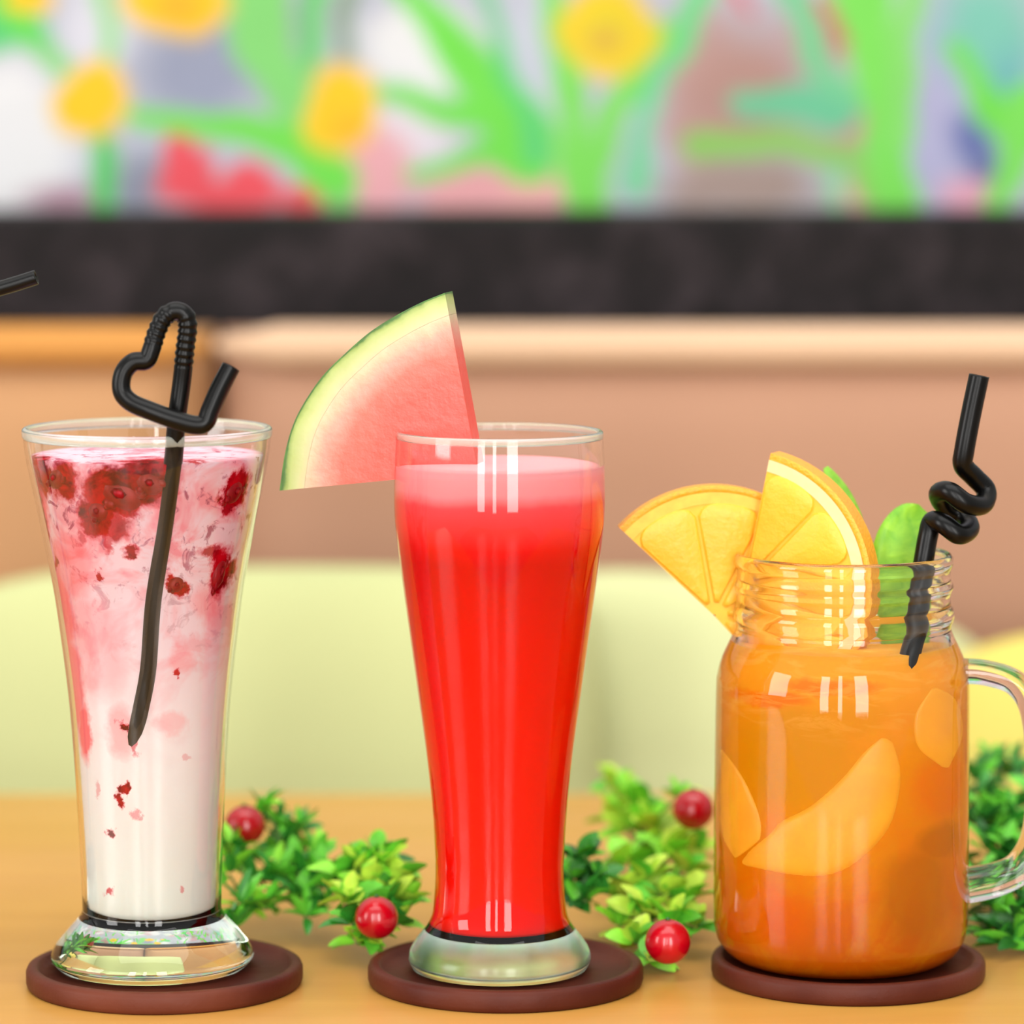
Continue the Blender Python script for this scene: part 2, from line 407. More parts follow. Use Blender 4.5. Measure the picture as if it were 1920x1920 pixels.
# ================================================================== COASTERS
cm, nt_, b_ = new_mat('coaster_leather')
tc_ = N(nt_, 'TexCoord'); f_ = noise(nt_, tc_.outputs['Object'], 90, 6, .6); f2 = noise(nt_, tc_.outputs['Object'], 18, 3)
nt_.links.new(ramp(nt_, f2, [(.3, H('45170c')), (.7, H('64301f'))]), b_.inputs['Base Color'])
b_.inputs['Roughness'].default_value = .5; b_.inputs['Specular IOR Level'].default_value = .2; bump(nt_, b_, f_, .4, .0012)
CR = .0502; CT = .0078; CI = .0052
coasters = []
for px, row, lab in ((309, 1905, 'dark brown round coaster under the milkshake glass'),
                     (948, 1902, 'dark brown round coaster under the red watermelon drink'),
                     (1590, 1889, 'dark brown round coaster under the orange tea mug')):
    p = on_plane(px, row, TZ); cy = p.y + CR; cx = (px - 960) / FPX * depth(1800, cy)
    pr = [(TZ, 0), (TZ, CR-.0012), (TZ+.0008, CR-.0004), (TZ+.002, CR), (TZ+CT-.002, CR), (TZ+CT-.0006, CR-.0006), (TZ+CT, CR-.0018),
          (TZ+CT, CR-.0036), (TZ+CT-.0004, CR-.0044), (TZ+CI, CR-.0052), (TZ+CI, .02), (TZ+CI, 0)]
    o = lathe('coaster', pr, (cx, cy), cm, seg=128)
    tag(o, lab, 'coaster', 'round coasters under the drinks'); coasters.append((cx, cy))
CZ = TZ + CI + .0001

# ================================================================== GLASSES
def vessel(name, label, cat, px, foot_front_row, foot_r, rows, wall, inner_bottom_row, foot_split=None, foot_mat=None, group=None):
    """rows: outer profile (row, half width) from the bottom up. returns root, centre, outer profile (z, r)"""
    p = on_plane(px, foot_front_row, CZ); cy = p.y + foot_r
    return cy
def build_shell(root, c, outer, wall, zin, zfoot, mat, fmat, seg=128):
    top = outer[-1]
    inner = [(z, r - wall) for z, r in outer if z > zin + .002]
    ri = np.interp(zin + .002, [a for a, b in outer], [b for a, b in outer]) - wall
    # body: outer above the foot, rim, inner wall, inner bottom
    body = [(z, r) for z, r in outer if z > zfoot]
    rim = [(top[0] + wall*.6*math.sin(PI*i/9), top[1] - wall*.5 + wall*.5*math.cos(PI*i/9)) for i in range(1, 9)]
    rf = float(np.interp(zfoot, [a for a, b in outer], [b for a, b in outer]))
    return body, rim, inner, ri, rf

def glass_cup(root, c, outer, wall, zin, zfoot, mat, fmat, bname='bowl'):
    body, rim, inner, ri, rf = build_shell(root, c, outer, wall, zin, zfoot, mat, fmat)
    prof_b = [(zfoot, 0), (zfoot, rf*.6), (zfoot, rf)] + body + rim + inner[::-1] + [(zin + .0006, ri*.97), (zin, ri*.85), (zin, 0)]
    lathe(bname, prof_b, c, mat, root, 128)
    fo = [(z, r) for z, r in outer if z < zfoot]
    prof_f = [(fo[0][0], 0)] + fo + [(zfoot, rf), (zfoot, 0)]
    # slight punt underneath
    lathe('foot', prof_f, c, fmat, root, 128)

# ---- left: flared milkshake glass
def centre(px, front_row, r):
    p = on_plane(px, front_row, CZ); cy = p.y + r
    return ((px - 960) / FPX * depth(1800, cy), cy)
cA = centre(286, 1851, .0335)
rowsA = [(1795, 189), (1783, 188), (1765, 178), (1745, 161), (1728, 146), (1716, 136), (1706, 131), (1690, 130), (1600, 133), (1500, 138), (1400, 144),
         (1300, 152), (1200, 164), (1100, 178), (1000, 197), (900, 218), (850, 228), (806, 233)]
outA = [(CZ, .0325), (CZ + .0006, .0342)] + smooth_prof(prof(cA[1], rowsA), 4)
rootA = empty('milkshake_glass', (cA[0], cA[1], CZ), 'tall flared glass of white and pink berry milkshake on the left coaster', 'drink glass', 'tall drinking glasses')
zinA = row_z(1707, cA[1]); zftA = row_z(1717, cA[1])
glass_cup(rootA, cA, outA, .0008, zinA, zftA, M_glass, M_foot)
# ---- middle: pilsner glass of watermelon juice
cB = centre(937, 1852, .0305)
rowsB = [(1797, 171), (1780, 168), (1760, 156), (1745, 144), (1735, 137), (1724, 131), (1710, 126), (1680, 122.5), (1640, 120.5), (1600, 121), (1500, 127.5), (1400, 139),
         (1300, 153), (1200, 167), (1100, 181), (1000, 194), (950, 197.5), (900, 197.5), (850, 196), (812, 194)]
outB = [(CZ, .0290), (CZ + .0008, .0318)] + smooth_prof(prof(cB[1], rowsB), 4)
rootB = empty('pilsner_glass', (cB[0], cB[1], CZ), 'curved tall glass of bright red watermelon juice on the middle coaster', 'drink glass', 'tall drinking glasses')
zinB = row_z(1731, cB[1]); zftB = row_z(1740, cB[1])
glass_cup(rootB, cB, outB, .0016, zinB, zftB, M_glass, M_foot_rough)
# ---- right: mason jar mug
cM = centre(1575, 1840, .036)
rowsM = [(1792, 196), (1782, 212), (1765, 226), (1745, 234), (1700, 237.5), (1500, 238), (1300, 237), (1262, 234), (1235, 227), (1210, 216), (1188, 205), (1176, 201)]
neckM = [(1168, 202), (1160, 206), (1148, 208), (1138, 205), (1130, 201), (1112, 200), (1104, 203), (1097, 205.5), (1090, 203), (1082, 200), (1066, 200), (1058, 203.5),
         (1050, 205), (1044, 204.5)]
outM = [(CZ, .0300), (CZ + .0006, .0335)] + smooth_prof(prof(cM[1], rowsM), 4) + smooth_prof(prof(cM[1], neckM), 3)
rootM = empty('mason_jar_mug', (cM[0], cM[1], CZ), 'clear jar mug of orange iced tea with a glass handle on the right coaster', 'mug')
wallM = .0026
zinM = row_z(1783, cM[1])
inM = []
for z, r in outM:
    if z > zinM + .004:
        # the screw thread is only on the outside
        rr = r - wallM
        if z > row_z(1180, cM[1]): rr = min(rr, 201 * depth(1120, cM[1]) / FPX - wallM)
        inM.append((z, rr))
top = outM[-1]
riM = inM[0][1]
pM = [(CZ, 0)] + outM + [(top[0] + .0012, top[1] - .0007), (top[0] + .0016, top[1] - .0014), (top[0] + .001, top[1] - .0022)] + inM[::-1] + [(zinM + .0012, riM*.95), (zinM, riM*.85), (zinM, 0)]
lathe('jar', pM, cM, M_glass, rootM, 160)
# handle: flattened glass strap leaving the right side
hp = [(1800, 1258), (1850, 1262), (1905, 1282), (1938, 1335), (1950, 1450), (1944, 1560), (1915, 1622), (1870, 1648), (1800, 1662)]
hpath = crs([P(a, b, cM[1] - .006) for a, b in hp], 8)
v, f = sweep(hpath, lambda t: .0046 + .0022*t*t, 24, sx=lambda t: .0072, up=Vector((0, -1, 0)))
mesh_obj('handle', v, f, M_glass, rootM)

rim_m, nt, b = new_mat('pale_rim_glass')  # clear glass mixed with a pale, slightly rough surface
b.inputs['Base Color'].default_value = (.82, .84, .74, 1); b.inputs['Roughness'].default_value = .2
gl = N(nt, 'BsdfGlass'); gl.inputs['IOR'].default_value = 1.15; gl.inputs['Roughness'].default_value = .12
mx = N(nt, 'MixShader'); mx.inputs[0].default_value = .72
nt.links.new(b.outputs[0], mx.inputs[1]); nt.links.new(gl.outputs[0], mx.inputs[2]); nt.links.new(mx.outputs[0], nt.nodes['Material Output'].inputs[0])
def rim_bead(root, c, outer, rr, drop):
    z, ro = outer[-1]; rc = ro - rr*.8
    lathe('rim', [(z + rr*.9*math.sin(2*PI*i/14) + (-drop if math.sin(2*PI*i/14) < 0 else 0), rc + rr*math.cos(2*PI*i/14)) for i in range(14)], c, rim_m, root, 128, closed=True)
rim_bead(rootA, cA, outA, .0013, .0016); rim_bead(rootB, cB, outB, .0010, .0010)

# ================================================================== LIQUIDS
def liquid(name, root, c, outer, ov, z0, z1, mat, zf=None, wob=None, n=60, dome=0):
    zs = [a for a, b in outer]; rs = [b for a, b in outer]
    pr = [(z0, 0), (z0, float(np.interp(z0+.001, zs, rs))*.8 - ov)]
    pr.append((z0 + .0004, float(np.interp(z0, zs, rs)) - ov - .0012))
    for i in range(n):
        z = z0 + .0015 + (z1 - z0 - .0015) * i / (n-1)
        pr.append((z, float(np.interp(z, zs, rs)) - ov))
    rt = pr[-1][1]
    pr += [(z1 + dome*.5, rt*.9), (z1 + dome, rt*.5), (z1 + dome, 0)]
    return lathe(name, pr, c, mat, root, 128, wob=None)
# blob stain helper: ellipsoid masks in the liquid's object space
def blob_mask(nt, vec, pts, nvec_amt=.004, nscale=120):
    """pts: (x, z, rx, rz, strength) in object space metres, front side (y<0)"""
    nz = N(nt, 'TexNoise'); nz.inputs['Scale'].default_value = nscale; nz.inputs['Detail'].default_value = 5; nz.inputs['Roughness'].default_value = .65
    nt.links.new(vec, nz.inputs['Vector'])
    sub = N(nt, 'VectorMath'); sub.operation = 'SUBTRACT'; nt.links.new(nz.outputs['Color'], sub.inputs[0]); sub.inputs[1].default_value = (.5, .5, .5)
    sc = N(nt, 'VectorMath'); sc.operation = 'SCALE'; nt.links.new(sub.outputs[0], sc.inputs[0]); sc.inputs['Scale'].default_value = nvec_amt * 2
    ad = N(nt, 'VectorMath'); ad.operation = 'ADD'; nt.links.new(vec, ad.inputs[0]); nt.links.new(sc.outputs[0], ad.inputs[1])
    res = None
    for (x, y, z, rx, rz, s) in pts:
        d = N(nt, 'VectorMath'); d.operation = 'SUBTRACT'; nt.links.new(ad.outputs[0], d.inputs[0]); d.inputs[1].default_value = (x, y, z)
        q = N(nt, 'VectorMath'); q.operation = 'MULTIPLY'; nt.links.new(d.outputs[0], q.inputs[0]); q.inputs[1].default_value = (1/rx, 1/(rx*1.6 + .006), 1/rz)
        l = N(nt, 'VectorMath'); l.operation = 'LENGTH'; nt.links.new(q.outputs[0], l.inputs[0])
        m = N(nt, 'MapRange'); m.inputs[1].default_value = 1.25; m.inputs[2].default_value = .7; m.inputs[3].default_value = 0; m.inputs[4].default_value = s
        nt.links.new(l.outputs['Value'], m.inputs[0])
        res = m.outputs[0] if res is None else math_(nt, 'MAXIMUM', res, m.outputs[0])
    return res
def obj_pt(c, root_z, px, row, outer, ov):
    """pixel on the front of a round liquid -> object-space point"""
    X = None
    for _ in range(3):
        Y = c[1] if X is None else Y_
        p = P(px, row, Y); r = float(np.interp(p.z, [a for a, b in outer], [b for a, b in outer])) - ov
        dx = max(-r*.98, min(r*.98, p.x - c[0])); Y_ = c[1] - math.sqrt(r*r - dx*dx); X = p.x
    return (dx, Y_ - c[1], p.z - root_z)
def blobs(c, rz, outer, lst):
    o = []
    for (px, row, rx, ry, s) in lst:
        a = obj_pt(c, rz, px, row, outer, .001); k = depth(row, c[1]) / FPX
        o.append((a[0], a[1], a[2], rx*k, ry*k, s))
    return o
# milkshake
mk, nt, b = new_mat('milkshake')
tcn = N(nt, 'TexCoord'); vec = tcn.outputs['Object']
sx_ = N(nt, 'SeparateXYZ'); nt.links.new(vec, sx_.inputs[0])
zr = lambda row: row_z(row, cA[1]) - CZ
mrz = N(nt, 'MapRange'); mrz.inputs[1].default_value = zr(1720); mrz.inputs[2].default_value = zr(850); nt.links.new(sx_.outputs[2], mrz.inputs[0])
base = ramp(nt, mrz.outputs[0], [(0, H('e2eae0')), (.38, H('f0e8e8')), (.62, H('f0d8e0')), (1, H('eac6d2'))])
n1 = noise(nt, vec, 110, 6, .7, .4); n2 = noise(nt, vec, 45, 4, .6, .8)
hi = math_(nt, 'MULTIPLY', ramp(nt, n2, [(.48, (0, 0, 0, 1)), (.62, (1, 1, 1, 1))]), ramp(nt, mrz.outputs[0], [(.35, (0, 0, 0, 1)), (.8, (.75, .75, .75, 1))]))
base = mix(nt, hi, base, H('e8707f'))
n3 = noise(nt, vec, 150, 5, .65, .8)
fl_ = math_(nt, 'MULTIPLY', ramp(nt, n3, [(.56, (0, 0, 0, 1)), (.64, (1, 1, 1, 1))]), ramp(nt, mrz.outputs[0], [(.55, (0, 0, 0, 1)), (.85, (.85, .85, .85, 1))]))
base = mix(nt, fl_, base, H('a03c5c'))
left = blob_mask(nt, vec, blobs(cA, CZ, outA, [(110, 1150, 50, 110, .8), (135, 1280, 34, 110, .8), (158, 1370, 18, 60, .9), (70, 960, 26, 110, .9), (130, 1060, 60, 70, .55), (180, 1230, 60, 80, .3), (160, 1180, 60, 70, .4),
                                               (225, 1370, 26, 50, .4), (320, 1355, 28, 22, .3), (340, 1240, 24, 24, .35), (390, 1130, 30, 40, .4)]), .005, 90)
base = mix(nt, left, base, H('f04a58'))
dk = blob_mask(nt, vec, blobs(cA, CZ, outA, [(225, 920, 76, 50, 1), (275, 895, 60, 38, 1), (52, 890, 12, 50, 1), (75, 980, 10, 60, .9), (180, 965, 36, 40, .9), (75, 890, 30, 44, .9), (120, 905, 34, 40, .8), (70, 960, 12, 80, .8), (445, 915, 26, 34, 1), (425, 940, 14, 30, .7),
                                             (415, 1070, 22, 48, .85), (400, 1035, 30, 14, .6), (330, 1095, 18, 20, 1), (105, 1058, 8, 16, .9),
                                             (240, 1035, 18, 12, .7), (188, 1080, 9, 8, .8), (365, 860, 24, 8, .6), (270, 860, 26, 9, .5), (232, 1475, 10, 12, .9), (225, 1500, 8, 14, .8), (207, 1567, 9, 10, .8), (255, 1528, 8, 12, .4),
                                             (205, 1672, 9, 7, .6), (340, 1668, 7, 7, .4), (348, 1428, 8, 6, .25), (183, 1485, 5, 18, .3), (330, 1260, 7, 9, .7), (232, 1362, 14, 9, .8), (250, 1395, 6, 20, .5), (200, 1010, 8, 26, .5), (155, 1010, 10, 20, .5), (215, 985, 34, 30, .6)]), .006, 130)
base = mix(nt, math_(nt, 'MULTIPLY', dk, 1.6, True), base, mix(nt, ramp(nt, dk, [(.35, (0, 0, 0, 1)), (.75, (1, 1, 1, 1))]), H('d4304a'), ramp(nt, n1, [(.38, H('5c0008')), (.58, H('b80418'))])))
nt.links.new(base, b.inputs['Base Color']); b.inputs['Roughness'].default_value = .5
b.inputs['Specular IOR Level'].default_value = 0; b.inputs['Subsurface Weight'].default_value = .15; b.inputs['Subsurface Scale'].default_value = .003; b.inputs['Subsurface Radius'].default_value = (1, .7, .6)
liquid('milkshake', rootA, cA, outA, .0021, zinA - .0006, row_z(852, cA[1]), mk, dome=.001)
# watermelon juice with foam layer
def rowcol(nt, vec, c, stops, r0, r1, wob=.0):
    s = N(nt, 'SeparateXYZ'); nt.links.new(vec, s.inputs[0])
    z = s.outputs[2]
    n_ = noise(nt, vec, 60, 3); z = math_(nt, 'ADD', z, math_(nt, 'MULTIPLY', math_(nt, 'SUBTRACT', n_, .5), wob))
    m = N(nt, 'MapRange'); a, d = row_z(r0, c[1]) - CZ, row_z(r1, c[1]) - CZ
    m.inputs[1].default_value = a; m.inputs[2].default_value = d; nt.links.new(z, m.inputs[0])
    return ramp(nt, m.outputs[0], [((r0 - r) / (r0 - r1), H(cl)) for r, cl in stops])
jm, nt, b = new_mat('watermelon_juice')
tcn = N(nt, 'TexCoord'); vec = tcn.outputs['Object']
c_ = rowcol(nt, vec, cB, [(1740, 'f01606'), (1400, 'f00c04'), (1200, 'ea0402'), (1040, 'dc0202'), (1012, 'ea0808'), (975, 'fa3c38'), (935, 'fa5054'), (912, 'ff9a9e'), (860, 'ffa8aa')][::1], 1740, 850, .004)
nt.links.new(c_, b.inputs['Base Color']); b.inputs['Roughness'].default_value = .4
b.inputs['Specular IOR Level'].default_value = 0; b.inputs['Subsurface Weight'].default_value = .15; b.inputs['Subsurface Scale'].default_value = .004; b.inputs['Subsurface Radius'].default_value = (1, .2, .1)
liquid('watermelon_juice', rootB, cB, outB, .0008, zinB - .0006, row_z(872, cB[1]), jm, dome=.0012)
def N_sep(nt, vec):
    q = N(nt, 'SeparateXYZ'); nt.links.new(vec, q.inputs[0]); return q.outputs[2]
# orange tea: murky, partly clear
tm, nt, b = new_mat('orange_tea')
tcn = N(nt, 'TexCoord'); vec = tcn.outputs['Object']
c_ = rowcol(nt, vec, cM, [(1800, 'cc6004'), (1690, 'dc6c04'), (1600, 'ea8406'), (1400, 'f49c0c'), (1250, 'ffac28')], 1800, 1180, .012)
n_ = noise(nt, vec, 38, 5, .6, 1.0)
c_ = mix(nt, ramp(nt, n_, [(.45, (0, 0, 0, 1)), (.7, (.5, .5, .5, 1))]), c_, H('e8a010'))
c_ = mix(nt, blob_mask(nt, vec, blobs(cM, CZ, outM, [(1490, 1420, 110, 110, .7), (1590, 1340, 70, 50, .5)]), .004, 60), c_, H('dc9a0c'))
c_ = mix(nt, blob_mask(nt, vec, blobs(cM, CZ, outM, [(1765, 1470, 60, 60, .45), (1450, 1720, 60, 60, .4), (1560, 1290, 90, 16, .6), (1440, 1310, 70, 14, .6)]), .005, 60), c_, H('f46a06'))
c_ = mix(nt, blob_mask(nt, vec, blobs(cM, CZ, outM, [(1720, 1680, 70, 90, .6), (1760, 1580, 50, 40, .6)]), .005, 60), c_, H('b86a06'))
nt.links.new(c_, b.inputs['Base Color']); b.inputs['Roughness'].default_value = .35
b.inputs['Specular IOR Level'].default_value = 0; b.inputs['Subsurface Weight'].default_value = .15; b.inputs['Subsurface Scale'].default_value = .006; b.inputs['Subsurface Radius'].default_value = (1, .45, .1)
tr = N(nt, 'BsdfTransparent'); tr.inputs[0].default_value = H('ffb238')
mx = N(nt, 'MixShader'); mx.inputs[0].default_value = .15
nt.links.new(b.outputs[0], mx.inputs[1]); nt.links.new(tr.outputs[0], mx.inputs[2]); nt.links.new(mx.outputs[0], nt.nodes['Material Output'].inputs[0])
n5 = N(nt, 'Mapping'); n5.inputs['Scale'].default_value = (.6, .6, 2.4); nt.links.new(vec, n5.inputs[0]); n6 = noise(nt, n5.outputs[0], 70, 5, .65, 1.2)
nt.links.new(mix(nt, ramp(nt, n6, [(.5, (0, 0, 0, 1)), (.62, (.5, .5, .5, 1))]), c_, mix(nt, ramp(nt, math_(nt, 'MULTIPLY', N_sep(nt, vec), 1 / (row_z(1200, cM[1]) - CZ)), [(.72, (0, 0, 0, 1)), (.86, (1, 1, 1, 1))]), c_, H('ffbe50'))), b.inputs['Base Color'])
liquid('orange_tea', rootM, cM, outM, .0016, zinM - .0006, row_z(1205, cM[1]), tm, dome=0)

# ================================================================== STRAWS
black = plain('black_plastic', '040404', .3, .22)
def straw(pts, r, name, label, ribs=(), n=10, tip=True):
    path = crs(pts, n)
    # arc lengths for ribs
    L = [0]
    for i in range(1, len(path)): L.append(L[-1] + (path[i] - path[i-1]).length)
    # resample evenly
    tot = L[-1]; m = int(tot / .0006); q = []; j = 0
    for i in range(m + 1):
        s = tot * i / m
        while j < len(L) - 2 and L[j+1] < s: j += 1
        k = (s - L[j]) / max(1e-9, L[j+1] - L[j]); q.append(path[j].lerp(path[j+1], k))
    def rr(t):
        for a, b in ribs:
            if a < t < b: return r * (1.0 + .07 * math.cos(2 * PI * (t * tot) / .0026))
        return r
    vs, fs = sweep(q, rr, 16, cap=False)
    # hollow tip: inner wall 12 mm deep at the top end, closed bottom
    seg = 16; nn = len(q); tip_q = q[-20:]
    base_i = len(vs)
    v2, f2 = sweep(tip_q, lambda t: r * .8, seg, cap=False)
    # align inner ring with outer ring by projecting outer verts toward the centre
    v2 = []
    for i, p in enumerate(tip_q):
        for k in range(seg): v2.append(p + (vs[(nn - 20 + i)*seg + k] - p) * .8)
    vs += v2
    for i in range(len(tip_q)-1):
        for k in range(seg):
            k2 = (k+1) % seg; fs.append((base_i+i*seg+k, base_i+(i+1)*seg+k, base_i+(i+1)*seg+k2, base_i+i*seg+k2))
    e0 = (nn-1)*seg; e1 = base_i + (len(tip_q)-1)*seg
    for k in range(seg):
        k2 = (k+1) % seg; fs.append((e0+k, e0+k2, e1+k2, e1+k))
    fs.append(tuple(base_i + k for k in range(seg))); fs.append(tuple(range(seg))[::-1])
    o = mesh_obj(name, vs, fs, black, loc=q[0]); tag(o, label, 'straw', 'black drinking straws'); return o
def rA(row): return float(np.interp(row_z(row, cA[1]), [a for a, b in outA], [b for a, b in outA]))
ya = cA[1]
def yA(px, row, off):
    r = rA(row) - off; dx = (px - 960) / FPX * depth(row, ya - .03) - cA[0]; return (px, row, ya - math.sqrt(r*r - dx*dx))
heart = [yA(248, 1402, .0056), yA(258, 1360, .0038), yA(266, 1322, .0034), yA(278, 1250, .0033), yA(287, 1125, .0033), yA(306, 1000, .0033), yA(317, 920, .0033), yA(325, 860, .0036), (330, 800, ya - .0405),
         (334, 766, ya - .0408), (341, 715, ya - .041), (347, 656, ya - .042), (352, 612, ya - .0425), (346, 590, ya - .0428), (328, 583, ya - .043), (307, 596, ya - .0435), (293, 625, ya - .044),
         (284, 655, ya - .045), (274, 676, ya - .0455), (250, 679, ya - .046), (231, 700, ya - .0465), (228, 732, ya - .047), (245, 754, ya - .048), (281, 770, ya - .0495), (328, 787, ya - .0505), (366, 797, ya - .0505), (385, 792, ya - .050), (394, 770, ya - .049), (412, 729, ya - .047), (433, 688, ya - .045)]
straw([P(*h) for h in heart], .0033, 'bendy_straw', 'black straw bent into a heart shape in the milkshake glass', ribs=((.555, .625), (.645, .70)))
ym = cM[1]
coil = [(1664, 1345, ym - .0345), (1680, 1300, ym - .0351), (1700, 1245, ym - .0322), (1716, 1170, ym - .021), (1722, 1110, ym - .016), (1732, 1050, ym - .012), (1740, 1005, ym - .011), (1748, 978, ym - .010), (1768, 982, ym - .016), (1798, 1002, ym - .017), (1818, 990, ym - .009),
        (1803, 966, ym - .003), (1772, 948, ym - .004), (1760, 926, ym - .010), (1780, 922, ym - .017), (1812, 944, ym - .018), (1842, 946, ym - .012), (1849, 920, ym - .006), (1826, 894, ym - .007), (1806, 872, ym - .010), (1808, 845, ym - .011), (1821, 775, ym - .011), (1836, 704, ym - .011)]
straw([P(*h) for h in coil], .0037, 'spiral_straw', 'black straw with a coiled neck standing in the jar mug')

# ================================================================== FRUIT
def flesh_mat(name, stops, attr='rad', rough=.35, nscale=150, sss=.2, rv=.0):
    m, nt, b = new_mat(name); a = N(nt, 'Attribute', attribute_name=attr)
    tc = N(nt, 'TexCoord'); n_ = noise(nt, tc.outputs['Object'], nscale, 4, .6)
    n0 = noise(nt, tc.outputs['Object'], nscale * .3, 3)
    f = math_(nt, 'ADD', a.outputs['Fac'], math_(nt, 'ADD', math_(nt, 'MULTIPLY', math_(nt, 'SUBTRACT', n_, .5), .08), math_(nt, 'MULTIPLY', math_(nt, 'SUBTRACT', n0, .5), rv)))
    nt.links.new(ramp(nt, f, [(p, H(c)) for p, c in stops]), b.inputs['Base Color'])
    b.inputs['Roughness'].default_value = rough; b.inputs['Subsurface Weight'].default_value = sss; b.inputs['Subsurface Scale'].default_value = .003
    bump(nt, b, n_, .5, .0008); return m
def attr(o, vals, name='rad'):
    a = o.data.attributes.new(name, 'FLOAT', 'POINT'); a.data.foreach_set('value', vals)
# watermelon wedge
root = empty('watermelon_wedge', P(741, 905, cB[1]), 'triangular watermelon wedge with green rind hooked on the rim of the red drink', 'fruit slice')
AP = (896, 884); arc = [(834, 549), (790, 567), (742, 592), (693, 623), (649, 661), (604, 706), (566, 762), (546, 806), (533, 857), (524, 920)]
arc = [(v.x, v.y) for v in crs([(a, b, 0) for a, b in arc], 4)]
k18 = math.tan(math.radians(11)); Y0 = cB[1] - .005; nrm = Vector((math.sin(math.radians(11)), math.cos(math.radians(11)), 0)); TH = .013
def melon_layer(name, f0, f1, mat, nf, inset=0):
    vs, fs, rad = [], [], []; na = len(arc)
    for side in (0, 1):
        for j in range(nf + 1):
            fr = f0 + (f1 - f0) * j / nf
            for (ax, ay) in arc:
                x = AP[0] + (ax - AP[0]) * fr; y = AP[1] + (ay - AP[1]) * fr
                X = (x - 960) / FPX * 1.36; Y = Y0 - k18 * (X - (741 - 960) / FPX * 1.36)
                p = P(x, y, Y) + nrm * (TH * side); vs.append(p); rad.append(fr)
    m = (nf+1)*na
    for s in (0, 1):
        for j in range(nf):
            for i in range(na-1):
                a = s*m+j*na+i; fs.append((a, a+1, a+na+1, a+na) if s else (a, a+na, a+na+1, a+1))
    bd = list(range(na)) + [j*na+na-1 for j in range(1, nf+1)] + [nf*na+i for i in range(na-2, -1, -1)] + [j*na for j in range(nf-1, 0, -1)]
    for i in range(len(bd)):
        a, b = bd[i], bd[(i+1) % len(bd)]; fs.append((a, b, b+m, a+m))
    o = mesh_obj(name, vs, fs, mat, root, smooth=False); attr(o, rad); return o
mf = flesh_mat('melon_flesh', [(0, 'e04840'), (.55, 'e65648'), (.69, 'e66858'), (.79, 'dc9280'), (.875, 'ccb894')], nscale=170, sss=.05, rv=.12)
mr_ = flesh_mat('melon_rind', [(.865, 'ccb894'), (.915, 'bcc084'), (.965, 'a8b668'), (.985, '849a48'), (.995, '3f6a1c')], nscale=60, sss=.1)
melon_layer('flesh', .02, .875, mf, 24); melon_layer('rind', .876, .992, mr_, 10)
sk = melon_layer('skin', .9925, 1.0, plain('melon_skin', '3d6b1f', .4, nscale=200, namt=.4), 1)

